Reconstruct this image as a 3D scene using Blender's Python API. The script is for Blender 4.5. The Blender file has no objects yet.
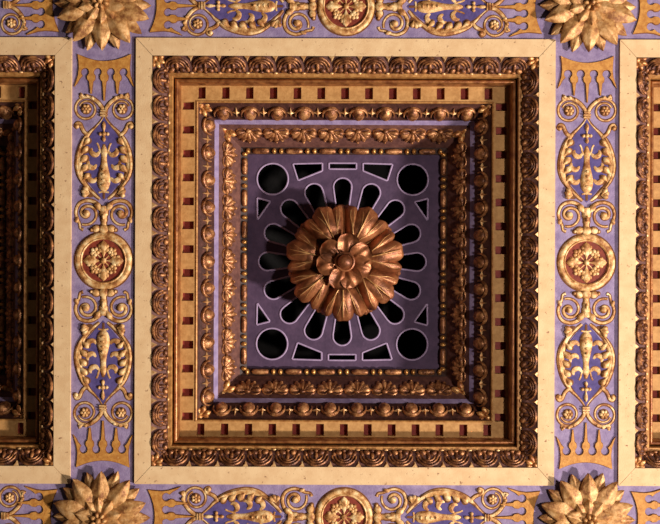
import bpy, bmesh, math, random
from mathutils import Matrix, Vector
random.seed(7)
C = bpy.context.scene
COL = C.collection
S = 0.005            # metres per modelling unit
Z0 = 6.0             # height of the beam soffits
D = 900.0            # camera distance below the soffits, units
PI = math.pi
def R(a): return math.radians(a)

# ------------------------------------------------------------------ materials
def lin(c):
    o = []
    for v in c:
        v /= 255.0
        o.append(v/12.92 if v <= 0.04045 else ((v+0.055)/1.055)**2.4)
    return (o[0], o[1], o[2], 1)

def mat(name, c1, c2=None, scale=30, rough=0.7, metal=0.0, bump=0.15, bscale=60, spot=None, spot_scale=40,
        spot_t=0.68, c3=None, spec=0.4, stretch=None):
    m = bpy.data.materials.new(name); m.use_nodes = True
    nt = m.node_tree; N = nt.nodes; L = nt.links
    b = N['Principled BSDF']
    b.inputs['Roughness'].default_value = rough
    b.inputs['Metallic'].default_value = metal
    b.inputs['Specular IOR Level'].default_value = spec
    tc = N.new('ShaderNodeTexCoord')
    geo = N.new('ShaderNodeNewGeometry')
    vec = geo.outputs['Position']
    def noise(sc, det=4, ro=0.6):
        n = N.new('ShaderNodeTexNoise'); n.inputs['Scale'].default_value = sc
        n.inputs['Detail'].default_value = det; n.inputs['Roughness'].default_value = ro
        L.new(vec, n.inputs['Vector']); return n
    n1 = noise(scale)
    r = N.new('ShaderNodeValToRGB')
    r.color_ramp.elements[0].position = 0.36; r.color_ramp.elements[0].color = lin(c1)
    r.color_ramp.elements[1].position = 0.66; r.color_ramp.elements[1].color = lin(c2 or c1)
    if c3:
        e = r.color_ramp.elements.new(0.5); e.color = lin(c3)
    L.new(n1.outputs['Fac'], r.inputs['Fac'])
    out = r.outputs['Color']
    if spot:
        n2 = noise(spot_scale, 5, 0.7)
        r2 = N.new('ShaderNodeValToRGB')
        r2.color_ramp.elements[0].position = spot_t; r2.color_ramp.elements[0].color = (0, 0, 0, 1)
        r2.color_ramp.elements[1].position = spot_t+0.05; r2.color_ramp.elements[1].color = (0.85, 0.85, 0.85, 1)
        L.new(n2.outputs['Fac'], r2.inputs['Fac'])
        mx = N.new('ShaderNodeMix'); mx.data_type = 'RGBA'
        L.new(r2.outputs['Color'], mx.inputs['Factor'])
        L.new(out, mx.inputs['A']); mx.inputs['B'].default_value = lin(spot)
        out = mx.outputs['Result']
    L.new(out, b.inputs['Base Color'])
    if bump:
        n3 = noise(bscale, 3)
        bp = N.new('ShaderNodeBump'); bp.inputs['Strength'].default_value = bump
        bp.inputs['Distance'].default_value = 0.01
        L.new(n3.outputs['Fac'], bp.inputs['Height']); L.new(bp.outputs['Normal'], b.inputs['Normal'])
    return m

M = {}
M['lav']    = mat('lavender_paint', (126, 108, 144), (154, 136, 168), 22, .8, bump=.25, bscale=120, spot=(90, 70, 105), spot_scale=60, spot_t=.7)
M['violet'] = mat('deep_violet_paint', (72, 60, 112), (92, 78, 134), 30, .8, bump=.2)
M['cream']  = mat('cream_paint', (214, 176, 130), (226, 192, 146), 14, .75, bump=.15, bscale=150, spot=(128, 80, 52), spot_scale=42, spot_t=.615)
M['ochre']  = mat('ochre_paint', (168, 120, 66), (192, 144, 86), 40, .7, bump=.15, spot=(130, 80, 40), spot_scale=90, spot_t=.72)
M['red']    = mat('red_paint', (116, 38, 32), (138, 52, 40), 50, .7)
M['redgr']  = mat('red_ground_paint', (104, 34, 20), (134, 52, 30), 50, .7)
M['brown']  = mat('brown_outline_paint', (92, 52, 26), (120, 72, 36), 60, .8)
M['gild']   = mat('painted_gilding', (146, 90, 46), (238, 206, 152), 30, .5, metal=.15, bump=.25, bscale=160, c3=(204, 152, 92))
M['crown']  = mat('ochre_gold_paint', (176, 114, 48), (206, 148, 72), 45, .6, metal=.1, bump=.2, bscale=150, spot=(236, 200, 130), spot_scale=50, spot_t=.66)
M['bronze'] = mat('dark_gilding', (98, 56, 32), (216, 156, 102), 34, .38, metal=.45, bump=.3, bscale=140, c3=(154, 98, 58), spec=.6)
M['rosegold'] = mat('copper_gilding', (104, 58, 32), (184, 118, 74), 12, .42, metal=.5, bump=.25, bscale=90, c3=(142, 84, 50), spec=.6,
                    spot=(70, 34, 20), spot_scale=45, spot_t=.66)
M['vein']   = mat('pale_worn_gilding', (176, 120, 66), (226, 178, 118), 40, .4, metal=.4, bump=.1)
M['leafgold'] = mat('shade_darkened_gilding', (74, 40, 24), (190, 128, 76), 34, .4, metal=.4, bump=.3, bscale=140, c3=(120, 72, 42), spec=.5)  # dark gilding, with part of the leaf moulding's shade put into the colour
M['gold']   = mat('bright_gilding', (206, 142, 84), (248, 206, 146), 50, .4, metal=.45, bump=.2, spec=.6)
M['bole']   = mat('brown_bole_ground', (56, 28, 22), (88, 50, 42), 35, .6, bump=.3, bscale=110, c3=(68, 36, 28))
M['mauve']  = mat('mauve_brown_ground', (80, 46, 42), (112, 72, 62), 30, .7, bump=.3, bscale=110, spot=(84, 48, 36), spot_scale=50, spot_t=.6)
M['dark']   = mat('dark_brown_ground', (44, 22, 18), (62, 34, 24), 40, .6)
M['fillet'] = mat('gilded_fillet', (150, 96, 48), (196, 144, 82), 40, .5, metal=.25, bump=.2)
M['torus']  = mat('gilded_torus', (120, 66, 34), (176, 116, 64), 30, .38, metal=.5, bump=.15, spec=.6)
M['plum']   = mat('plum_paint', (64, 45, 70), (80, 58, 84), 18, .75, bump=.15)
M['rim']    = mat('pale_lilac_paint', (150, 128, 160), (170, 148, 178), 40, .7)
M['void']   = mat('vent_shaft_darkness', (12, 10, 10), (18, 14, 14), 30, .9)  # near-black colour stands in for the darkness inside the shaft
M['petal']  = mat('ochre_gilded_petals', (140, 88, 48), (224, 178, 122), 26, .5, metal=.25, bump=.3, bscale=130, c3=(192, 140, 82), spec=.5,
                  spot=(116, 66, 34), spot_scale=60, spot_t=.68)

# ------------------------------------------------------------------ mesh builder
class MB:
    def __init__(s): s.v = []; s.f = []; s.m = []
    def add(s, vs, fs, mi=0):
        o = len(s.v); s.v += [tuple(v) for v in vs]
        for f in fs: s.f.append(tuple(i+o for i in f)); s.m.append(mi)
    def ell(s, c, r, rot=0, mi=0, nu=14, nv=8, tilt=0):
        """ellipsoid, rot about local z, tilt about its own y"""
        Mx = Matrix.Translation(c) @ Matrix.Rotation(rot, 4, 'Z') @ Matrix.Rotation(tilt, 4, 'Y')
        vs = [Mx @ Vector((0, 0, r[2]))]
        for j in range(1, nv):
            a = PI*j/nv
            for i in range(nu):
                b = 2*PI*i/nu
                vs.append(Mx @ Vector((r[0]*math.sin(a)*math.cos(b), r[1]*math.sin(a)*math.sin(b), r[2]*math.cos(a))))
        vs.append(Mx @ Vector((0, 0, -r[2])))
        fs = []
        for i in range(nu): fs.append((0, 1+i, 1+(i+1) % nu))
        for j in range(nv-2):
            for i in range(nu):
                a = 1+j*nu+i; b = 1+j*nu+(i+1) % nu
                fs.append((a, a+nu, b+nu, b))
        l = len(vs)-1; o = 1+(nv-2)*nu
        for i in range(nu): fs.append((l, o+(i+1) % nu, o+i))
        s.add(vs, fs, mi)
    def drop(s, c, L, w, h, rot, mi=0, n=10, nu=10):
        """teardrop lying in the xy plane: narrow end at c, round end at distance L along rot"""
        Mx = Matrix.Translation(c) @ Matrix.Rotation(rot, 4, 'Z')
        vs = []; fs = []
        for j in range(n+1):
            t = j/n
            x = L*t
            q = max(0.02, math.sin(PI*t**1.7)**0.8) if t < 1 else 0.02
            for i in range(nu):
                b = 2*PI*i/nu
                vs.append(Mx @ Vector((x, w*q*math.cos(b), h*q*math.sin(b))))
        for j in range(n):
            for i in range(nu):
                a = j*nu+i; b = j*nu+(i+1) % nu
                fs.append((a, b, b+nu, a+nu))
        fs.append(tuple(range(nu))[::-1]); fs.append(tuple(range(n*nu, (n+1)*nu)))
        s.add(vs, fs, mi)
    def tube(s, pts, rad, flat=1.0, n=8, mi=0, closed=False, under=0, umi=1, uz=0.35):
        """planar-path tube (xy), round section squashed by flat in z"""
        m = len(pts)
        if not hasattr(rad, '__len__'): rad = [rad]*m
        def go(rr, fl, zz, mi):
            vs = []; fs = []
            for i, p in enumerate(pts):
                a = pts[(i-1) % m] if (closed or i > 0) else p
                b = pts[(i+1) % m] if (closed or i < m-1) else p
                tx, ty = b[0]-a[0], b[1]-a[1]; l = math.hypot(tx, ty) or 1
                nx, ny = -ty/l, tx/l
                z = (p[2] if len(p) > 2 else 0)*(zz)
                for k in range(n):
                    q = 2*PI*k/n
                    vs.append((p[0]+nx*rr[i]*math.cos(q), p[1]+ny*rr[i]*math.cos(q), z+fl(rr[i])*math.sin(q)))
            mm = m if closed else m-1
            for i in range(mm):
                for k in range(n):
                    a = i*n+k; b = i*n+(k+1) % n
                    c = ((i+1) % m)*n+k; d = ((i+1) % m)*n+(k+1) % n
                    fs.append((a, c, d, b))
            if not closed:
                fs.append(tuple(range(n))); fs.append(tuple(range((m-1)*n, m*n))[::-1])
            s.add(vs, fs, mi)
        go(rad, lambda r: r*flat, 1, mi)
        if under: go([r+under for r in rad], lambda r: uz, 0, umi)
    def shell(s, fn, nu, nv, th, mi=0):
        """closed shell over a grid surface fn(u,v) u,v in 0..1, thickness th in -z"""
        vs = []
        for off in (0, th):
            for j in range(nv+1):
                for i in range(nu+1):
                    p = fn(i/nu, j/nv); vs.append((p[0], p[1], p[2]-off))
        W_ = nu+1; K = W_*(nv+1); fs = []
        for j in range(nv):
            for i in range(nu):
                a = j*W_+i
                fs.append((a, a+1, a+W_+1, a+W_)); fs.append((K+a, K+a+W_, K+a+W_+1, K+a+1))
        rim = [i for i in range(W_)] + [j*W_+nu for j in range(1, nv+1)] + [nv*W_+i for i in range(nu-1, -1, -1)] + [j*W_ for j in range(nv-1, 0, -1)]
        for a, b in zip(rim, rim[1:]+rim[:1]): fs.append((a, a+K, b+K, b))
        s.add(vs, fs, mi)
    def box(s, x0, x1, y0, y1, z0, z1, mi=0):
        vs = [(x, y, z) for z in (z0, z1) for y in (y0, y1) for x in (x0, x1)]
        s.add(vs, [(0, 2, 3, 1), (4, 5, 7, 6), (0, 1, 5, 4), (2, 6, 7, 3), (0, 4, 6, 2), (1, 3, 7, 5)], mi)
    def mesh(s, name, mats, angle=38):
        me = bpy.data.meshes.new(name)
        me.from_pydata([(x*S, y*S, z*S) for x, y, z in s.v], [], s.f)
        for m in mats: me.materials.append(m)
        me.polygons.foreach_set('material_index', s.m)
        bm = bmesh.new(); bm.from_mesh(me)
        bmesh.ops.recalc_face_normals(bm, faces=bm.faces)
        bm.to_mesh(me); bm.free()
        me.polygons.foreach_set('use_smooth', [True]*len(me.polygons))
        me.set_sharp_from_angle(angle=R(angle))
        me.update(); return me

def cr(P, k=6, closed=False):
    """Catmull-Rom through P (any dimension)"""
    out = []; n = len(P)
    rng = range(n) if closed else range(n-1)
    for i in rng:
        g = lambda j: P[j % n] if closed else P[max(0, min(n-1, j))]
        a, b, c, d = g(i-1), g(i), g(i+1), g(i+2)
        for q in range(k):
            t = q/k
            out.append(tuple(0.5*((2*b[x])+(-a[x]+c[x])*t+(2*a[x]-5*b[x]+4*c[x]-d[x])*t*t+(-a[x]+3*b[x]-3*c[x]+d[x])*t**3) for x in range(len(b))))
    if not closed: out.append(tuple(P[-1]))
    return out

def fill2d(name, outlines, z0, z1, mats, bevel=0):
    """2-D outlines with holes extruded between z0 and z1 (units) -> mesh"""
    cu = bpy.data.curves.new(name, 'CURVE'); cu.dimensions = '2D'; cu.fill_mode = 'BOTH'
    for o in outlines:
        sp = cu.splines.new('POLY'); sp.points.add(len(o)-1)
        for p, q in zip(sp.points, o): p.co = (q[0]*S, q[1]*S, 0, 1)
        sp.use_cyclic_u = True
    b = bevel*S
    cu.extrude = abs(z1-z0)/2*S - b
    if bevel: cu.bevel_depth = b; cu.bevel_resolution = 2; cu.offset = -b
    ob = bpy.data.objects.new('tmp', cu); COL.objects.link(ob)
    bpy.context.view_layer.update()
    me = bpy.data.meshes.new_from_object(ob)
    me.name = name
    bpy.data.objects.remove(ob); bpy.data.curves.remove(cu)
    for v in me.vertices: v.co.z += (z0+z1)/2*S
    bm = bmesh.new(); bm.from_mesh(me)
    bmesh.ops.remove_doubles(bm, verts=bm.verts, dist=1e-5)
    bmesh.ops.recalc_face_normals(bm, faces=bm.faces)
    bm.to_mesh(me); bm.free()
    me.materials.clear()
    for m in mats: me.materials.append(m)
    me.polygons.foreach_set('material_index', [0]*len(me.polygons))
    me.polygons.foreach_set('use_smooth', [True]*len(me.polygons))
    me.set_sharp_from_angle(angle=R(35))
    return me

def link(name, me, parent=None, mw=None):
    o = bpy.data.objects.new(name, me); COL.objects.link(o)
    if parent: o.parent = parent
    if mw is not None: o.matrix_local = mw
    return o
def tag(o, label, cat, group=None):
    o['label'] = label; o['category'] = cat
    if group: o['group'] = group
def thing(name, label, cat, mw, group=None):
    o = bpy.data.objects.new(name, None); COL.objects.link(o); o.empty_display_size = .05
    o.matrix_world = mw; tag(o, label, cat, group); return o
def kids(o): return [c for c in ALL if c.parent == o]
ALL = bpy.data.objects
def copy_tree(o, parent=None):
    c = o.copy(); COL.objects.link(c)
    if parent: c.parent = parent
    for ch in list(kids(o)): copy_tree(ch, c)
    return c

# frames. world = (x right in the picture, y down in the picture, z up into the ceiling)
def P(x, y, h=0): return Vector((x*S, y*S, Z0+h*S))
def frame(origin, ydir, zdir):
    y = Vector(ydir).normalized(); z = Vector(zdir).normalized(); x = y.cross(z)
    m = Matrix((x, y, z)).transposed().to_4x4(); m.translation = origin; return m
def rnd(x): return x
DOWN = (0, 0, -1)

# ------------------------------------------------------------------ layout
PX, PY = 242.1, 256.0                 # half periods: beam axes
OX, OY = 209.9, 223.2                 # cream frame outer half sizes
IX, IY = 193.5, 205.5                 # cream frame inner half sizes
HS = 3.0                              # lavender soffit lies a little above the cream boards

# ------------------------------------------------------------------ ceiling slab with three openings
def rect(cx, cy, hx, hy): return [(cx-hx, cy-hy), (cx+hx, cy-hy), (cx+hx, cy+hy), (cx-hx, cy+hy)]
outl = [rect(0, 0, 2*PX*1.5+34, PY+80)] + [rect(k*2*PX, 0, OX-6, OY-6) for k in (-1, 0, 1)]
me = fill2d('ceiling', outl, 0, 16, [M['lav']])
ce = link('ceiling', me); ce.location = (0, 0, Z0+HS*S); ce['kind'] = 'structure'

# ------------------------------------------------------------------ coffer
HP = 94                               # depth of the pierced panel
PROF = dict(leaf=[(0, 0), (0, 2), (2.3, 3.5), (5.4, 5), (9, 6), (12.6, 9), (14.6, 12)],
            fillet=[(14.6, 12), (14.9, 11.4), (18.0, 11.4), (18.4, 12), (18.4, 24)],
            torus=[(18.4, 24), (19.5, 24), (19.5, 20)] + [(21.7-2.4*math.cos(PI*i/10), 20-4.4*math.sin(PI*i/10)) for i in range(11)] + [(24.1, 25), (23.8, 30), (23.9, 32.2)],
            egg=[(40.8, 32), (41.4, 33.5), (43.5, 36), (54.6, 54), (55.4, 56)],
            lav=[(55.4, 55.8), (57, 57), (59.6, 59.5)],
            palm=[(59.6, 60), (61.2, 62), (78.6, 86), (79.9, 88.5)],
            bead=[(79.9, 88.5), (87.2, 92), (87.5, 94)])
def ring(points, mats, name, back=(5, 7), only=None):
    """four mitred lengths of moulding, closed section"""
    mb = MB()
    pr = list(points) + [(points[-1][0]-back[0], points[-1][1]+back[1]), (points[0][0]-back[0], points[0][1]+back[1])]
    n = len(pr)
    for k in range(4):
        vs = []
        for e in (-1, 1):
            for (w, h) in pr:
                x, y = IX-w, IY-w
                if k == 0: q = (e*x, -y)
                elif k == 1: q = (x, e*y)
                elif k == 2: q = (-e*x, y)
                else: q = (-x, -e*y)
                vs.append((q[0], q[1], h))
        fs = [(i, (i+1) % n, n+(i+1) % n, n+i) for i in range(n)]
        fs += [tuple(range(n)), tuple(range(n, 2*n))[::-1]]
        mb.add(vs, fs)
    return mb.mesh(name, mats)

def side_frames(p0, p1, frac=.5, lift=0):
    """matrices for the 4 sides: local x along side, y from outer to inner edge, z towards the room"""
    w = p0[0]+(p1[0]-p0[0])*frac; h = p0[1]+(p1[1]-p0[1])*frac
    dw, dh = p1[0]-p0[0], p1[1]-p0[1]; l = math.hypot(dw, dh)
    out = []
    for (ix, iy) in ((0, 1), (-1, 0), (0, -1), (1, 0)):      # inward direction: top side, right, bottom, left
        ydir = Vector((ix*dw/l, iy*dw/l, dh/l)); zdir = Vector((ix*dh/l, iy*dh/l, -dw/l))
        x, y = IX-w, IY-w
        base = Vector((-ix*x, -iy*y, h)) + zdir*lift
        m = frame(base*S, ydir, zdir); out.append((m, x if iy else y))
    return out

# ornament meshes (local: x along, y outer->inner, z out)
def m_leaf():
    mb = MB(); 
    for r, ry, tr in ((12.2, 9.5, 1.45), (9.2, 7.2, 1.3), (6.3, 5.0, 1.2)):
        pts = []
        for i in range(17):
            a = PI + PI*i/16
            pts.append((r*math.cos(a), 2.5+ry*1.15*math.sin(a), .6+1.2*math.sin(PI*i/16)))
        mb.tube(pts, [tr*(.55+.45*math.sin(PI*i/16)) for i in range(17)], 1.1, 7)
    mb.ell((0, 1.5, .8), (2.0, 5.0, 2.2))
    for sx in (-1, 1):
        mb.ell((sx*5.4, 5.6, .8), (3.6, 2.9, 2.6), sx*.5)
        mb.ell((sx*10.5, 4.5, .4), (2.0, 3.4, 1.8), -sx*.3)
    mb.ell((0, 7.4, .8), (2.6, 1.8, 2.0))
    return mb.mesh('leaf', [M['leafgold']])
def m_tri():
    mb = MB()
    mb.add([(-3, -9.6, -.5), (3, -9.6, -.5), (0, -2.6, -.5), (0, -7.2, 1.9)], [(0, 1, 3), (1, 2, 3), (2, 0, 3), (0, 2, 1)])
    return mb.mesh('dart', [M['gold']])
def m_bud():
    mb = MB(); mb.ell((0, 8.8, 0.6), (2.2, 1.3, 1.2), nu=8, nv=6)
    return mb.mesh('bud', [M['gold']])
def m_egg():
    mb = MB()
    mb.ell((0, 1.0, .8), (6.7, 8.8, 6.2), nu=18, nv=12)
    pts = []; n = 18
    for i in range(n+1):
        a = PI*.93 + PI*1.14*i/n
        pts.append((9.0*math.cos(a), 2.2+10.6*math.sin(a)*.98, 1.2))
    mb.tube(pts, [.9+.5*math.sin(PI*i/n) for i in range(n+1)], 1.6, 8)
    return mb.mesh('egg', [M['bronze']])
def m_star():
    mb = MB()
    vs = [(0, 0, 2.6)]; k = 8
    for i in range(k):
        a = 2*PI*i/k; r = (4.6 if i % 4 == 0 else 7.6) if i % 2 == 0 else 1.5
        vs.append((r*math.cos(a), r*math.sin(a), .6 if i % 2 else .2))
    for i in range(k):
        a = 2*PI*i/k; r = (4.6 if i % 4 == 0 else 7.6) if i % 2 == 0 else 1.5
        vs.append((r*math.cos(a), r*math.sin(a), -1.5))
    fs = [(0, 1+i, 1+(i+1) % k) for i in range(k)]
    fs += [(1+i, 1+k+i, 1+k+(i+1) % k, 1+(i+1) % k) for i in range(k)] + [tuple(range(1+k, 1+2*k))[::-1]]
    mb.add(vs, fs)
    return mb.mesh('dart', [M['gold']], 10)
def m_palm():
    mb = MB()
    for a in (-78, -52, -26, 0, 26, 52, 78):
        L = 17.5-abs(a)*.045
        mb.drop((math.sin(R(a))*1.5, -9+abs(a)*.012, .9), L, 3.5-abs(a)*.006, 3.2, R(90-a))
        e = (math.sin(R(a))*(L-1.6), -9+math.cos(R(a))*(L-1.2))
        mb.ell((e[0], e[1], 1.6), (1.7, 1.7, 1.9), nu=8, nv=6)
    mb.ell((0, -9, 1), (3.4, 2.6, 2.8), nu=10, nv=6)
    for sx in (-1, 1):
        pts = cr([(sx*3, -10.3), (sx*7, -11.8), (sx*11.5, -10.6), (sx*13, -7.6), (sx*11, -6.0), (sx*9.6, -7.6)], 4)
        mb.tube(pts, 1.0, 1.2, 6)
    return mb.mesh('palmette', [M['bronze']])
def m_bead():
    mb = MB(); n = 14; vs = []; fs = []; k = 12
    prof = [(-9.2, .2), (-9, 1.6), (-8.2, 2.5), (-6, 3.0), (-2, 3.25), (2, 3.25), (6, 3.0), (8.2, 2.5), (9, 1.6), (9.2, .2)]
    for x, r in prof:
        for i in range(k): vs.append((x, r*math.cos(2*PI*i/k), r*math.sin(2*PI*i/k)))
    for j in range(len(prof)-1):
        for i in range(k):
            a = j*k+i; b = j*k+(i+1) % k; fs.append((a, b, b+k, a+k))
    fs.append(tuple(range(k))[::-1]); fs.append(tuple(range(len(vs)-k, len(vs))))
    mb.add(vs, fs)
    return mb.mesh('bead', [M['bronze']])
def m_reel():
    mb = MB(); mb.ell((0, 0, 0), (2.5, 3.3, 3.2)); return mb.mesh('reel', [M['gold2']])
M['gold2'] = mat('worn_bright_gilding', (168, 108, 50), (232, 176, 100), 60, .32, metal=.6, bump=.2, spec=.6)
def m_corner(sz=1.0):
    mb = MB()
    for a in (-50, -17, 17, 50): mb.drop((-7*sz, 0, 0.8), (14-abs(a)*.06)*sz, 2.7*sz, 2.4*sz, R(a))
    mb.ell((-6*sz, 0, 1.2), (3.0*sz, 3.4*sz, 2.6*sz))
    return mb.mesh('corner_leaf', [M['bronze2']])
M['bronze2'] = mat('worn_gilding', (140, 80, 40), (236, 190, 120), 50, .4, metal=.4, bump=.3, c3=(186, 120, 64), spec=.6)

def build_coffer(name, label, cx, cy):
    mw = Matrix.Translation(P(cx, cy))
    t = thing(name, label, 'coffer', mw, None)
    # mitred cream boards
    for k in range(4):
        g = .25
        a = [(-OX+g, -OY), (OX-g, -OY), (IX-g, -IY), (-IX+g, -IY)] if k % 2 == 0 else [(OX, -OY+g), (OX, OY-g), (IX, IY-g), (IX, -IY+g)]
        if k > 1: a = [(-x, -y) for x, y in a]
        mb = MB()
        n = 4
        inner = a
        vs = [(x, y, 0.0) for x, y in a] + [(x, y, 18) for x, y in a]
        mb.add(vs, [(0, 1, 2, 3), (7, 6, 5, 4)] + [(i, i+4, (i+1) % 4+4, (i+1) % 4) for i in range(4)])
        link('frame_board', mb.mesh('frame_board', [M['cream']]), t)
    # leaf moulding
    lm = link('leaf_moulding', ring(PROF['leaf'], [M['mauve']], 'leaf_moulding', (0.1, 10)), t)
    fr = side_frames((0, 1), (14.6, 12), .5, 0.8)
    leaf, tri, bud = m_leaf(), m_tri(), m_bud()
    for si, (m, half) in enumerate(fr):
        horiz = si % 2 == 0
        n = 12 if horiz else 13; pitch = 28.3 if horiz else 28.0
        for i in range(n):
            a = (i-(n-1)/2)*pitch
            link('dart', tri, lm, m @ Matrix.Translation((a*S, 0, 0)))
            link('bud', bud, lm, m @ Matrix.Translation((a*S, 0, 0)))
        for i in range(n-1):
            a = (i-(n-2)/2)*pitch
            link('leaf', leaf, lm, m @ Matrix.Translation((a*S, 0, 0)))
        for e in (-1, 1):
            a = e*(n/2)*pitch
            link('leaf', leaf, lm, m @ Matrix.Translation((a*S, 0, 0)) )
    cl = m_corner(.95)
    for sx in (-1, 1):
        for sy in (-1, 1):
            o = link('corner_leaf', cl, lm, Matrix.Translation((sx*(IX-6)*S, sy*(IY-6)*S, 4*S)) @ Matrix.Rotation(math.atan2(-sy, -sx), 4, 'Z') @ Matrix.Rotation(PI, 4, 'X'))
    link('fillet', ring(PROF['fillet'], [M['fillet']], 'fillet', (3, 8)), t)
    link('torus_moulding', ring(PROF['torus'], [M['torus']], 'torus_moulding', (6, 2)), t)
    # dentil band: ochre frame with red sunk rectangles
    ox, oy = IX-23.6, IY-23.6; qx, qy = IX-41, IY-41
    outl = [rect(0, 0, ox, oy), rect(0, 0, qx, qy)]
    K = (D+32)/D
    nx, ny, pit = 13, 14, 23.9*K
    yc = IY-31.2; xc = IX-31.2
    reds = []
    for sg in (-1, 1):
        for i in range(nx):
            a = (i-(nx-1)/2)*pit; outl.append(rect(a, sg*yc, 4.1, 6.1)); reds.append((a-4.5, a+4.5, sg*yc-6.5, sg*yc+6.5, 38.8, 41.5))
        for i in range(ny):
            a = (i-(ny-1)/2)*pit; outl.append(rect(sg*xc, a, 6.1, 4.1)); reds.append((sg*xc-6.5, sg*xc+6.5, a-4.5, a+4.5, 38.8, 41.5))
    db = link('dentil_band', fill2d('dentil_band', outl, 32, 39.2, [M['ochre']]), t)
    for q in reds:
        mb = MB(); mb.box(*q); link('dentil_recess', mb.mesh('dentil_recess', [M['red']]), db)
    link('ochre_bead', ring([(39.4, 31.9), (39.6, 31.1), (40.4, 30.8), (41.2, 31.3), (41.4, 33)], [M['fillet']], 'ochre_bead', (0, 2)), t)
    # egg and dart
    em = link('egg_and_dart_moulding', ring(PROF['egg'], [M['bole']], 'egg_and_dart_moulding', (5, 7)), t)
    egg, star = m_egg(), m_star()
    for si, (m, half) in enumerate(side_frames((42, 34), (55, 55), .5, 1.0)):
        n = 10 if si % 2 == 0 else 11; pitch = 27.1*(D+44)/D
        for i in range(n):
            link('egg', egg, em, m @ Matrix.Translation(((i-(n-1)/2)*pitch*S, 0, 0)))
        for i in range(n-1):
            link('dart', star, em, m @ Matrix.Translation(((i-(n-2)/2)*pitch*S, 0, 0)))
    cl2 = m_corner(1.1)
    for sx in (-1, 1):
        for sy in (-1, 1):
            link('corner_leaf', cl2, em, Matrix.Translation((sx*(IX-48)*S, sy*(IY-48)*S, 38*S)) @ Matrix.Rotation(math.atan2(-sy, -sx), 4, 'Z') @ Matrix.Rotation(PI, 4, 'X'))
    link('lavender_fillet', ring(PROF['lav'], [M['lav']], 'lavender_fillet'), t)
    pf = link('palmette_frieze', ring(PROF['palm'], [M['mauve']], 'palmette_frieze'), t)
    palm = m_palm()
    for si, (m, half) in enumerate(side_frames((61, 62), (78.6, 86), .5, 0.4)):
        n = 8 if si % 2 == 0 else 9; pitch = 27.2*(D+74)/D if n == 8 else 26.6*(D+74)/D
        for i in range(n):
            link('palmette', palm, pf, m @ Matrix.Translation(((i-(n-1)/2)*pitch*S, 0, 0)))
    cl3 = m_corner(1.3)
    for sx in (-1, 1):
        for sy in (-1, 1):
            link('corner_leaf', cl3, pf, Matrix.Translation((sx*(IX-69)*S, sy*(IY-69)*S, 69*S)) @ Matrix.Rotation(math.atan2(-sy, -sx), 4, 'Z') @ Matrix.Rotation(PI, 4, 'X'))
    bd = link('bead_moulding', ring(PROF['bead'], [M['dark']], 'bead_moulding'), t)
    bead, reel = m_bead(), m_reel()
    for si, (m, half) in enumerate(side_frames((79.9, 88.5), (87.2, 92), .52, 1.4)):
        n = 6 if si % 2 == 0 else 7; pitch = 33.2*(D+90)/D if n == 6 else 31.6*(D+90)/D
        for i in range(n):
            link('bead', bead, bd, m @ Matrix.Translation(((i-(n-1)/2)*pitch*S, 0, 0)))
        for i in range(n+1):
            a = (i-n/2)*pitch
            for e in (-1, 1):
                if abs(a+e*3.9) < half+1: link('reel', reel, bd, m @ Matrix.Translation(((a+e*3.9)*S, 0, 0)))
    # shaft behind the opening
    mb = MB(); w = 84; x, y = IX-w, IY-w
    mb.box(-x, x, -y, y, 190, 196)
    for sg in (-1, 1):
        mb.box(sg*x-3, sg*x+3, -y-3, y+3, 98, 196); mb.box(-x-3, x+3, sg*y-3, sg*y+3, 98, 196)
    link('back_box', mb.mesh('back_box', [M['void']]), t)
    return t

main = build_coffer('coffer', 'whole coffer in the middle with stepped gilded mouldings, dentils and egg-and-dart', 0, 0)
for sx, lab in ((-1, 'dark coffer cut off by the left edge, left of the left lavender band'),
                (1, 'narrow sliver of coffer cut off by the right edge, right of the right lavender band')):
    c = copy_tree(main); c.matrix_world = Matrix.Translation(P(sx*2*PX, 0)); c['label'] = lab

# ------------------------------------------------------------------ vent grille in the middle coffer
K = (D+HP)/D
def ip(x, y): return (x*K, y*K)      # picture offset from panel centre -> real size at panel depth
holes = []
for k in range(16):
    a = 2*PI*k/16 + PI/2
    ca, sa = math.cos(a), math.sin(a)
    r_in, r_c, w_in, w_o = 30, 74.5, 3.0, 9.3
    pts = [(r_in, -w_in)]
    for i in range(13):
        b = -PI/2 + PI*i/12; pts.append((r_c+w_o*math.cos(b), w_o*math.sin(b)))
    pts.append((r_in, w_in))
    holes.append([ip(p[0]*ca-p[1]*sa, p[0]*sa+p[1]*ca) for p in pts])
def circ(cx, cy, r, n=40): return [ip(cx+r*math.cos(2*PI*i/n), cy+r*math.sin(2*PI*i/n)) for i in range(n)]
for sx in (-1, 1):
    for sy in (-1, 1):
        holes.append(circ(sx*70, sy*82.4, 15.6))
        holes.append([ip(sx*x, sy*y) for x, y in ((50, 97.7), (20.3, 98.5), (20.3, 90.8), (44.6, 81))])
        holes.append([ip(sx*x, sy*y) for x, y in ((85.4, 63.5), (72, 60), (85, 41.5))])
for sy in (-1, 1):
    holes.append([ip(x, sy*y) for x, y in ((-13.7, 98.6), (13.7, 98.6), (13.7, 92.6), (-13.7, 92.6))])
gx, gy = IX-86, IY-86
gr = thing('vent_grille', 'pierced plum panel with petal slots and round corner holes behind the hanging rosette', 'grille', Matrix.Translation(P(-1.5, 0, HP)))
link('pierced_panel', fill2d('pierced_panel', [rect(0, 0, gx, gy)]+holes, -0.2, 6, [M['plum']]), gr)
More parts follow.
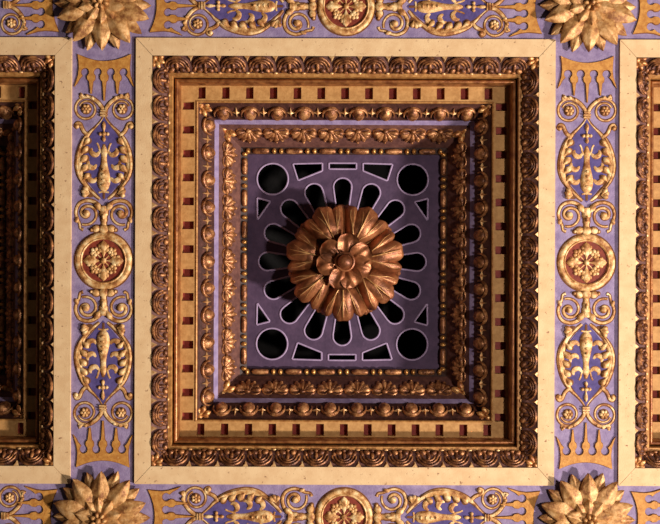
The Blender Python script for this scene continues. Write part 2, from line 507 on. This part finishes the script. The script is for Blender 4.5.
for h in holes:
    mb = MB()
    # resample the outline so that corners keep their shape
    n = len(h); pts = []
    for i in range(n):
        a, b = h[i], h[(i+1) % n]; l = math.hypot(b[0]-a[0], b[1]-a[1]); q = max(1, int(l/5))
        if l < 5: pts.append(a)
        else:
            for t in ([0.03] + [j/q for j in range(1, q)] + [0.97]): pts.append((a[0]+(b[0]-a[0])*t, a[1]+(b[1]-a[1])*t))
    mb.tube(pts, 1.0, .9, 8, closed=True)
    link('slot_rim', mb.mesh('slot_rim', [M['rim']]), gr, Matrix.Translation((0, 0, -.3*S)))

# ------------------------------------------------------------------ petals
def petal(L, w, r0, curve, cup, tip=1.0, th=1.2, ridge=.8, nu=10, nv=14, lobes=0):
    """petal from radius r0 to L along +x. curve(t)->z"""
    def fn(u, v):
        s_ = 2*u-1; t = v
        ww = w*(math.sin(PI*min(1, (t*.93+.07))**.9)**.75 if tip else 1)
        if tip == 2: ww = w*(min(1, (t+.12)*1.9)**.8)*math.sqrt(max(0.0, 1-max(0, (t-.62)/.38)**2.2))+.02
        x = r0+(L-r0)*t
        if tip == 2: x -= abs(s_)**2*0.0
        z = curve(t) + cup*(1-s_*s_) + ridge*math.exp(-(s_*5)**2)*math.sin(PI*min(1, t*.9+.1))
        z -= .35*math.exp(-((abs(s_)-.5)*6)**2)
        return (x, s_*ww, z)
    mb = MB(); mb.shell(fn, nu, nv, th); return mb

def m_petal(name, mt, **k):
    return petal(**k).mesh(name, [mt], 60)

# ------------------------------------------------------------------ corner rosettes on the beam crossings
def corner_rosette(x, y, label):
    t = thing('corner_rosette', label, 'rosette', frame(P(x, y, HS), (0, 1, 0), DOWN), 'carved flower rosettes on the beam crossings')
    return t
cp = corner_rosette(-PX, -PY, '')
back = m_petal('outer_petal', M['petal'], L=46, w=8.0, r0=6, curve=lambda t: 3+3.5*math.sin(PI*t*.9), cup=1.8)
front = m_petal('outer_petal', M['petal'], L=45.5, w=9.4, r0=6, curve=lambda t: 5+6.5*math.sin(PI*(t*.8+.05)), cup=2.6)
inner = m_petal('inner_petal', M['petal'], L=22.5, w=6.6, r0=2, curve=lambda t: 11.5+5*t-2*t*t, cup=2.4)
mb = MB(); 
for i in range(7): mb.ell((5.5*math.cos(2*PI*i/7), 5.5*math.sin(2*PI*i/7), 16.5), (3.0, 2.2, 4), 2*PI*i/7, tilt=.35)
mb.ell((0, 0, 17.5), (3, 3, 4.5))
centre = mb.mesh('flower_centre', [M['petal']])
mb = MB(); n = 32
mb.add([(0, 0, 0)]+[(36*math.cos(2*PI*i/n), 36*math.sin(2*PI*i/n), -1) for i in range(n)]+[(15*math.cos(2*PI*i/n), 15*math.sin(2*PI*i/n), 11) for i in range(n)]+[(0, 0, 13)],
       [(0, 1+(i+1) % n, 1+i) for i in range(n)]+[(1+i, 1+(i+1) % n, 1+n+(i+1) % n, 1+n+i) for i in range(n)]+[(2*n+1, 1+n+i, 1+n+(i+1) % n) for i in range(n)])
base = mb.mesh('rosette_base', [M['dark']])
link('rosette_base', base, cp)
def jit(): return random.uniform(-1, 1)
for i in range(10):
    a = R(90+36*i)
    link('outer_petal', front, cp, Matrix.Rotation(a+R(1.5*jit()), 4, 'Z') @ Matrix.Scale(1.05+.03*jit(), 4))
    link('outer_petal', back, cp, Matrix.Rotation(a+R(18+1.5*jit()), 4, 'Z') @ Matrix.Scale(1.05+.03*jit(), 4))
    link('inner_petal', inner, cp, Matrix.Rotation(a+R(1+3*jit()), 4, 'Z') @ Matrix.Scale(1+.07*jit(), 4))
link('flower_centre', centre, cp)
ROSL = {(-1, -1): 'half-cut gilded flower rosette at the top of the left lavender band', (1, -1): 'half-cut pale gilded flower rosette at the top of the right lavender band',
        (-1, 1): 'half-cut gilded flower rosette at the foot of the left lavender band', (1, 1): 'half-cut gilded flower rosette at the foot of the right lavender band'}
cp['label'] = ROSL[(-1, -1)]
for (sx, sy), lab in ROSL.items():
    if (sx, sy) == (-1, -1): continue
    c = copy_tree(cp); c['label'] = lab
    c.matrix_world = frame(P(sx*PX, sy*PY, HS), (0, -sy, 0), DOWN)

# ------------------------------------------------------------------ hanging rosette in the middle
hr = thing('hanging_rosette', 'large copper-gilt hanging rosette with lobed leaves in the middle of the grille', 'rosette', frame(P(.5, 0, HP), (0, -1, 0), DOWN))
def acanthus(R0, r0, half, z_in, z_mid, z_tip, nl=3, notch=.15, th=2, name='outer_leaf', vein=1.3, wav=2.0, seed=0):
    rd = random.Random(seed); ph = [rd.uniform(-.5, .5) for _ in range(6)]
    def fn(u, v):
        s_ = 2*u-1; a = abs(s_)
        # a broad rounded centre lobe and two side lobes
        if nl == 1: c, hw, f = 0, 1, 1
        elif a < .42: c, hw, f = 0, .42, 1
        else: c, hw, f = .71, .29, .955
        q = (a-c)/hw
        Rt = R0*f*(1-.085*abs(q)**2.4) * (1+.01*math.sin(u*30+ph[0]*6))
        th_ = s_*half*(.40+.60*math.sin(PI/2*min(1, v*1.25)))
        rho = r0+(Rt-r0)*v
        if v < .55: zz = z_in+(z_mid-z_in)*math.sin(PI/2*v/.55)
        else: zz = z_mid+(z_tip-z_mid)*((v-.55)/.45)**1.8
        e = min(1, v*1.5); o = max(0, min(1, (v-.35)/.5)); o = o*o*(3-2*o)
        zz += wav*.7*(1-q*q)*o
        zz += vein*math.exp(-(s_/.04)**2)*(1-.3*v)
        zz += vein*.55*math.exp(-((a-.71*min(1, v*1.6))/.035)**2)*e*(1-.5*v)
        zz += .25*math.sin(s_*5+ph[1]*6+v*4)*v
        zz -= 2.5*a*a*e + 9*a**4
        return (rho*math.cos(th_), rho*math.sin(th_), zz)
    mb = MB(); mb.shell(fn, 64, 26, th)
    def line(f, v0, v1, r):
        p = [fn(f(v0+(v1-v0)*i/12), v0+(v1-v0)*i/12) for i in range(13)]
        mb.tube([(a, b, c+.1) for a, b, c in p], [r*(1-.6*i/12) for i in range(13)], 1, 6, mi=1)
    line(lambda v: .5, .12, .93, .95)
    if nl > 1:
        for q in (-1, 1):
            line(lambda v: .5+q*.355*min(1, v*1.3), .2, .92, .6)
            line(lambda v: .5+q*.14*(v-.5)*2, .5, .9, .45)
            line(lambda v: .5+q*.5*(.50+.25*(v-.6)), .6, .93, .4)
    return mb.mesh(name, [M['rosegold'], M['vein']], 70)
KR = (D+HP-45)/D
for k in range(7):
    a = R(-90+360/7*k)
    link('outer_leaf', acanthus(60*KR, 8, R(27), 32, 50, 40, seed=k), hr, Matrix.Rotation(a, 4, 'Z') @ Matrix.Rotation(R(2.5*jit()), 4, 'X'))
    link('back_leaf', acanthus(58*KR, 10, R(15), 26, 36, 26, nl=1, name='back_leaf', seed=k+20), hr, Matrix.Rotation(a+PI/7, 4, 'Z'))
ip_ = petal(L=30, w=11.2, r0=3, curve=lambda t: 51+9*math.sin(PI*(t*.8)), cup=-3.0, tip=2, th=1.8, ridge=2.2, nu=16, nv=18).mesh('inner_petal', [M['rosegold']], 70)
for k in range(7):
    a = R(90+360/7*k)
    link('inner_petal', ip_, hr, Matrix.Rotation(a, 4, 'Z') @ Matrix.Rotation(R(4*jit()), 4, 'X'))
mb = MB()
mb.ell((0, 0, 66), (7.6, 7.6, 7.2), nu=24, nv=14)
mb.tube([(9.2*math.cos(2*PI*i/32), 9.2*math.sin(2*PI*i/32), 62) for i in range(32)], 1.5, 1.2, 8, closed=True)
link('centre_boss', mb.mesh('centre_boss', [M['rosegold']]), hr)
mb = MB(); n = 20; vs = []; fs = []
pr = [(16, .4), (15, 4), (8, 8), (7, 24), (14, 34), (12, 50), (6, 60)]
for r, z in pr:
    for i in range(n): vs.append((r*math.cos(2*PI*i/n), r*math.sin(2*PI*i/n), z))
for j in range(len(pr)-1):
    for i in range(n): fs.append((j*n+i, j*n+(i+1) % n, (j+1)*n+(i+1) % n, (j+1)*n+i))
fs += [tuple(range(n))[::-1], tuple(range(len(vs)-n, len(vs)))]
mb.add(vs, fs); link('stem', mb.mesh('stem', [M['rosegold']]), hr)

# ------------------------------------------------------------------ band ornaments: local x across the band, y away from the roundel, z towards the room
GB = [M['gild'], M['brown']]
def flower(mb, cx, cy, r, n=6, z=1.0):
    for i in range(n):
        a = 2*PI*i/n; mb.ell((cx+r*.6*math.cos(a), cy+r*.6*math.sin(a), z), (r*.42, r*.34, r*.3), a, nu=10, nv=6)
    mb.ell((cx, cy, z+r*.1), (r*.28, r*.28, r*.36), nu=10, nv=6)
    mb.ell((cx, cy, .1), (r*1.15, r*1.15, .5), mi=1, nu=18, nv=4)

def roundel(mw, label):
    t = thing('roundel', label, 'roundel', mw, 'gilded roundels at the middle of the painted bands')
    mb = MB(); n = 56; vs = []; fs = []
    pr = [(21.4, -.3), (21.4, 1.6), (22.4, 2.4), (23.4, 1.8), (25.5, 2.6), (27.6, 2.0), (28.6, .8), (28.8, -.3)]
    for r, z in pr:
        for i in range(n): vs.append((r*math.cos(2*PI*i/n), r*math.sin(2*PI*i/n), z))
    k = len(pr)
    for j in range(k):
        for i in range(n): fs.append((j*n+i, j*n+(i+1) % n, ((j+1) % k)*n+(i+1) % n, ((j+1) % k)*n+i))
    mb.add(vs, fs)
    mb.tube([(29.3*math.cos(2*PI*i/n), 29.3*math.sin(2*PI*i/n)) for i in range(n)], .8, .4, 6, mi=1, closed=True)
    link('ring', mb.mesh('ring', GB), t)
    mb = MB(); mb.add([(22*math.cos(2*PI*i/n), 22*math.sin(2*PI*i/n), z) for z in (.3, -.3) for i in range(n)],
                      [tuple(range(n)), tuple(range(n, 2*n))[::-1]]+[(i, i+n, (i+1) % n+n, (i+1) % n) for i in range(n)])
    link('red_ground', mb.mesh('red_ground', [M['redgr']]), t)
    mb = MB()
    for k in range(4):
        a = PI/2*k
        mb.drop((2*math.cos(a), 2*math.sin(a), .8), 18.5, 4.4, 1.9, a+0.0)
        for s_ in (-1, 1):
            for q, rr in ((.5, 7), (.42, 11)):
                mb.drop((rr*math.cos(a)-s_*0*math.sin(a), rr*math.sin(a), .8), 7.6, 2.2, 1.5, a+s_*(.75), n=6, nu=8)
        mb.drop((16*math.cos(a), 16*math.sin(a), .6), 4.5, 1.0, .8, a, n=6, nu=8)
    link('leaf_cross', mb.mesh('leaf_cross', GB), t)
    for k in range(4):
        a = PI/4+PI/2*k
        mb = MB(); mb.tube([(2*math.cos(a), 2*math.sin(a)), (9*math.cos(a), 9*math.sin(a))], .8, 1, 6)
        c = (12.4*math.cos(a), 12.4*math.sin(a))
        for i in range(5):
            b = 2*PI*i/5+a; mb.ell((c[0]+2.8*math.cos(b), c[1]+2.8*math.sin(b), .8), (2.3, 2.0, 1.4), b, nu=8, nv=6)
        mb.ell((c[0], c[1], 1.2), (1.2, 1.2, 1.2), nu=8, nv=6)
        link('floret', mb.mesh('floret', GB), t)
    mb = MB(); mb.ell((0, 0, 1.2), (3, 3, 2)); link('boss', mb.mesh('boss', GB), t)
    return t

def volutes(mw, label):
    t = thing('volute_ornament', label, 'scroll', mw, 'volute scrolls sprouting from the roundels')
    mb = MB()
    for x, y, rx, ry, a in ((0, 32, 5.2, 4.2, 0), (-7.5, 32.2, 4.2, 3.4, .3), (7.5, 32.2, 4.2, 3.4, -.3), (-12, 31, 1.6, 1.6, 0), (12, 31, 1.6, 1.6, 0)):
        mb.ell((x, y, .9), (rx, ry, 2.0), a); mb.ell((x, y, .1), (rx+1, ry+1, .4), a, mi=1, nv=4)
    link('calyx', mb.mesh('calyx', GB), t)
    mb = MB()
    mb.tube(cr([(0, 35), (0, 40), (0, 46), (0, 51), (0, 55)], 5), [2.6]*5+[3.2]*5+[4.2]*5+[5]*5+[4.2], .55, 10, under=1)
    for s_ in (-1, 1): mb.drop((s_*1, 48, 1.2), 13, 3.2, 2.0, PI/2-s_*.62)
    mb.ell((0, 44, 2), (1.6, 3.2, 1.6))
    link('stalk', mb.mesh('stalk', GB), t)
    for s_ in (-1, 1):
        mb = MB()
        p = cr([(s_*3, 53), (s_*9, 58.5), (s_*17, 60.5), (s_*24.5, 57.5), (s_*28, 50), (s_*27, 43), (s_*24.5, 37.5), (s_*23.5, 32.5), (s_*20.5, 31.2)], 5)
        n = len(p); mb.tube(p, [max(.55, 1.8-1.0*i/n+ (.5 if i > n-4 else 0)) for i in range(n)], .8, 8, under=.8)
        sp = []
        for i in range(34):
            q = i/33; a = -1.2 - q*2*PI*1.25; r = 10.5*(1-q)+1.6
            sp.append((s_*(17.2-r*math.cos(a)*-1*1.0), 47.5+r*math.sin(a)*.98))
        mb.tube(sp, [.9+.9*i/33 for i in range(34)], .8, 8, under=.7)
        mb.ell((s_*17.2, 47.5, 1), (3.5, 3.5, 2.4))
        mb.ell((s_*26.6, 41, .8), (1.9, 3.2, 1.3), s_*.3)
        link('volute', mb.mesh('volute', GB), t)
    return t

def candelabrum(mw, label):
    t = thing('candelabrum_ornament', label, 'ornament', mw, 'candelabrum ornaments in dark violet lozenges')
    half = cr([(0, 144.5), (2.6, 140), (7, 134), (12, 128), (17, 119), (20.5, 108), (21.5, 96), (19, 85), (14, 76.5), (8, 69), (3.4, 63.5), (0, 60)], 5)
    outline = half + [(-x, y) for x, y in half[::-1]][1:-1]
    me = fill2d('violet_ground', [outline], -.3, .35, [M['violet']])
    link('violet_ground', me, t)
    for s_ in (-1, 1):
        mb = MB()
        p = cr([(s_*.6, 144.5), (s_*3.4, 139.8), (s_*8.5, 134.2), (s_*14, 129), (s_*19.5, 121), (s_*23.6, 110), (s_*25.4, 97), (s_*23.8, 86), (s_*19.5, 77.5), (s_*15, 72), (s_*9, 66), (s_*4, 62)], 5)
        rr = cr([(.8,), (.9,), (1.0,), (1.3,), (2.6,), (3.3,), (3.7,), (3.1,), (2.0,), (1.7,), (1.4,), (1.1,)], 5)
        mb.tube(p, [r[0] for r in rr], .45, 10, under=.9)
        q = [(a*1.03+s_*.6, b, 1.2) for a, b in p[18:44]]
        mb.tube(q, [.9]*len(q), 1, 6)
        for x, y, L, w, a in ((21, 115, 10.5, 2.7, 128), (23.5, 106, 11.5, 3.0, 130), (25, 97, 12, 3.2, 134), (24.5, 88, 12, 3.0, 136), (21.5, 80, 10.5, 2.7, 132)):
            mb.drop((s_*x, y, 1.2), L, w, 1.9, R(a) if s_ > 0 else R(180-a))
            mb.drop((s_*(x-.6), y-1, .2), L+1.4, w+1, .6, R(a) if s_ > 0 else R(180-a), mi=1)
        # hooked leaf on the shoulder
        h = cr([(s_*16, 126), (s_*20, 129), (s_*22.3, 133), (s_*24, 137), (s_*27, 138), (s_*28.6, 135), (s_*26.3, 133.4)], 5)
        mb.tube(h, [1.7-.3*i/len(h) for i in range(len(h))], .8, 8, under=.8)
        mb.ell((s_*27.0, 134.6, .8), (2.3, 2.3, 1.8))
        link('acanthus_stalk', mb.mesh('acanthus_stalk', GB), t)
        mb = MB()
        for a, L in ((20, 9), (50, 10), (-15, 8)):
            an = R(a) if s_ > 0 else R(180-a)
            mb.drop((s_*14, 67, 1.6), L, 2.6, 2, an)
        mb.ell((s_*15.5, 69, .2), (7, 5, .5), s_*.6, mi=1, nv=4)
        link('calyx', mb.mesh('calyx', GB), t)
        for x, y in ((9.5, 109), (12.4, 96), (12, 83)):
            mb = MB()
            c = cr([(s_*(x-5), y+.6), (s_*(x-2.4), y-2.6), (s_*(x+1.4), y-2.2), (s_*(x+3.4), y+.8), (s_*(x+2.6), y+4)], 4)
            n = len(c); mb.tube(c, [.7+2.3*math.sin(PI*min(1, k/(n-1)*.96+.04)) for k in range(n)], .65, 8, under=.9)
            link('leaflet', mb.mesh('leaflet', GB), t)
    mb = MB()
    prof = [(0, 62, .8), (0, 65, 1.0), (0, 69, 1.5), (0, 72, 4.6), (0, 77, 6.4), (0, 83, 6.6), (0, 90, 5.2), (0, 97, 3.6), (0, 103, 3.0), (0, 109, 3.4), (0, 113, 2.6), (0, 117, .8)]
    q = cr([(a, b, c) for a, b, c in prof], 4)
    mb.tube([(a, b) for a, b, c in q], [max(.6, c) for a, b, c in q], .5, 12, under=.8, uz=.6)
    mb.tube([(-5, 68.5), (0, 69.5), (5, 68.5)], 1.2, .9, 6)
    for s_ in (-1, 1): mb.tube(cr([(s_*1, 106), (s_*4, 110), (s_*5.4, 115), (s_*7, 118)], 4), 1.2, .8, 6)
    for i, y in enumerate((76, 81, 86, 91)): mb.ell((0, y, 3.0), (2.3-.3*i, 1.3, 1.0))
    link('vase', mb.mesh('vase', GB), t)
    mb = MB()
    for a, L in ((90, 13), (270, 8), (0, 5.6), (180, 5.6)): mb.drop((0, 127, .9), L, 1.9, 1.6, R(a))
    mb.ell((0, 127, 1), (2.4, 2.4, 2))
    link('finial', mb.mesh('finial', GB), t)
    return t

def flower_scroll(mw, label):
    t = thing('flower_scroll', label, 'scroll', mw, 'paired scrolls coiling round small flowers')
    mb = MB()
    mb.box(-3.6, 3.6, 144.5, 146, -.2, 2.2); mb.box(-3.6, 3.6, 147, 148.6, -.2, 2.6); mb.box(-3.2, 3.2, 149.6, 151, -.2, 2.2)
    link('knot', mb.mesh('knot', GB), t)
    for s_ in (-1, 1):
        mb = MB()
        p = cr([(s_*1.5, 145), (s_*1.2, 148), (s_*2, 153), (s_*6, 158.5), (s_*12, 163), (s_*18, 164.8), (s_*24, 163.8), (s_*23.2, 168.5)], 5)
        n = len(p); mb.tube(p, [1.35+.8*math.sin(PI*i/n) - .8*i/n for i in range(n)], .8, 8, under=.8)
        for x, y, a in ((10, 161.5, 60), (15, 164, 50), (20, 165, 40)):
            mb.drop((s_*x, y-1, 1), 5.2, 1.5, 1.2, R(a) if s_ > 0 else R(180-a), n=6, nu=8)
        c = (s_*18, 152.2)
        sp = []
        for i in range(40):
            q = i/39; a = R(95) - q*2*PI*1.2; r = 11.8-4.6*q
            sp.append((c[0]+s_*r*math.cos(a), c[1]+r*math.sin(a)))
        mb.tube(sp, [1.05-.35*i/39 for i in range(40)], .8, 8, under=.8)
        link('scroll', mb.mesh('scroll', GB), t)
        mb = MB(); flower(mb, c[0], c[1], 4.9); link('flower', mb.mesh('flower', GB), t)
    return t

def crown(mw, label):
    t = thing('crown_ornament', label, 'crown', mw, 'gold crowns pointing away from the rosettes')
    pts = []
    for i in range(13):
        q = -1+2*i/12; pts.append((26.5*q, 200.0+7*q*q))
    right = [(25.6, 200), (25.2, 193), (26, 186), (28, 179.5), (29.6, 174.5), (27.2, 178), (25, 182.4)]
    pts += right
    prongs = [(13.2, 167.5), (0, 160.5), (-13.2, 167.5)]
    cs = [19.3, 6.6, -6.6, -19.3]
    for bi, c in enumerate(cs):
        # circle bite from right neck over the top to left neck
        for i in range(11):
            a = R(-50+280*i/10); pts.append((c+4.4*math.cos(a), 189+4.4*math.sin(a)))
        if bi < 3:
            px, pv = prongs[bi]
            pts += [(px+3.9, 184.2), (px+3.5, 181.6), (px+1.7, 179.6), (px+1.2, 175), (px+.35, pv), (px-.35, pv), (px-1.2, 175), (px-1.7, 179.6), (px-3.5, 181.6), (px-3.9, 184.2)]
    pts += [(-x, y) for x, y in right[::-1]]
    cl = [pts[0]]
    for p in pts[1:]:
        if math.hypot(p[0]-cl[-1][0], p[1]-cl[-1][1]) > .35: cl.append(p)
    link('crown_plate', fill2d('crown_plate', [cl], -.3, 1.5, [M['crown']], 0), t)
    mb = MB(); mb.tube(cl, .75, .8, 6, closed=True)
    link('outline', mb.mesh('outline', [M['brown']]), t)
    return t

protos = {}
def put(kind, fn, cx, cy, d, label, shift=0):
    """d: unit direction from the roundel to the rosette; (cx, cy) the roundel"""
    mw = frame(P(cx+d[0]*shift, cy+d[1]*shift, HS), (d[0], d[1], 0), DOWN)
    if kind not in protos: protos[kind] = fn(mw, label); return
    c = copy_tree(protos[kind]); c.matrix_world = mw; c['label'] = label
UP, DN, LF, RT = (0, -1), (0, 1), (-1, 0), (1, 0)
BAND = {'left': (-PX, 0), 'right': (PX, 0), 'top': (0, -PY), 'bottom': (0, PY)}
RL = {'left': 'brown-gold roundel with leaf cross on red at the middle of the left band',
      'right': 'pale-ringed roundel with leaf cross on red at the middle of the right band',
      'top': 'roundel cut by the top edge above the middle coffer', 'bottom': 'roundel cut by the bottom edge below the middle coffer'}
for b, (x, y) in BAND.items():
    put('roundel', roundel, x, y, UP, RL[b])
    vert = b in ('left', 'right')
    for d in ((UP, DN) if vert else (LF, RT)):
        dn = {UP: 'upper', DN: 'lower', LF: 'left', RT: 'right'}[d]
        where = ('%s half of the %s lavender band' % (dn, b)) if vert else ('%s half of the %s lavender band' % (dn, b))
        put('vol', volutes, x, y, d, 'pair of gold volutes beside the roundel, %s' % where, 0 if vert else 1.5)
        put('can', candelabrum, x, y, d, 'gold vase and acanthus in a violet lozenge, %s' % where, 0 if vert else 1)
        put('scr', flower_scroll, x, y, d, 'twin gold scrolls round small flowers, %s' % where, 0 if vert else -3.5)
        put('cro', crown, x, y, d, 'gold five-pointed crown next to the rosette, %s' % where, 0 if vert else -10.5)
for b, y in (('top', -PY), ('bottom', PY)):
    put('cro', crown, -2*PX, y, RT, 'gold crown left of the %s-left rosette, near the left edge' % b, -10.5)
    put('scr', flower_scroll, -2*PX, y, RT, 'scroll cut off at the left edge of the %s band' % b, -3.5)
    put('cro', crown, 2*PX, y, LF, 'gold crown cut off at the right edge, right of the %s-right rosette' % b, -10.5)

# ------------------------------------------------------------------ camera
cam = bpy.data.objects.new('camera', bpy.data.cameras.new('camera')); COL.objects.link(cam)
cam.data.sensor_width = 36; cam.data.lens = 36*D/660
cam.location = (-15*S, 0.4*S, Z0-D*S)
cam.rotation_euler = (PI, 0, 0)
cam.rotation_euler = (Matrix.Rotation(R(-0.22), 4, 'Z') @ Matrix.Rotation(PI, 4, 'X')).to_euler()
C.camera = cam

# ------------------------------------------------------------------ light
w = bpy.data.worlds.new('room'); C.world = w; w.use_nodes = True
w.node_tree.nodes['Background'].inputs['Color'].default_value = (1.0, .86, .72, 1)
w.node_tree.nodes['Background'].inputs['Strength'].default_value = 0.03
def area(name, loc, target, size, power, col):
    l = bpy.data.lights.new(name, 'AREA'); l.size = size; l.energy = power; l.color = col
    o = bpy.data.objects.new(name, l); COL.objects.link(o); o.location = loc
    o.rotation_euler = (Vector(target)-Vector(loc)).to_track_quat('-Z', 'Y').to_euler(); return o
area('raking_key', P(2400, 900, -1620), P(0, 0), 0.9, 3500, (1, .905, .82))  # key raking from the lower right; source unseen, no window known
area('front_fill', P(400, 60, -700), P(80, 0), 0.25, 82, (1, .90, .82))  # added fill to brighten the soffits and dentils; no such lamp known
C.view_settings.view_transform = 'Standard'; C.view_settings.look = 'None'
C.view_settings.gamma = 1; C.view_settings.use_curve_mapping = False; C.view_settings.exposure = 0.0
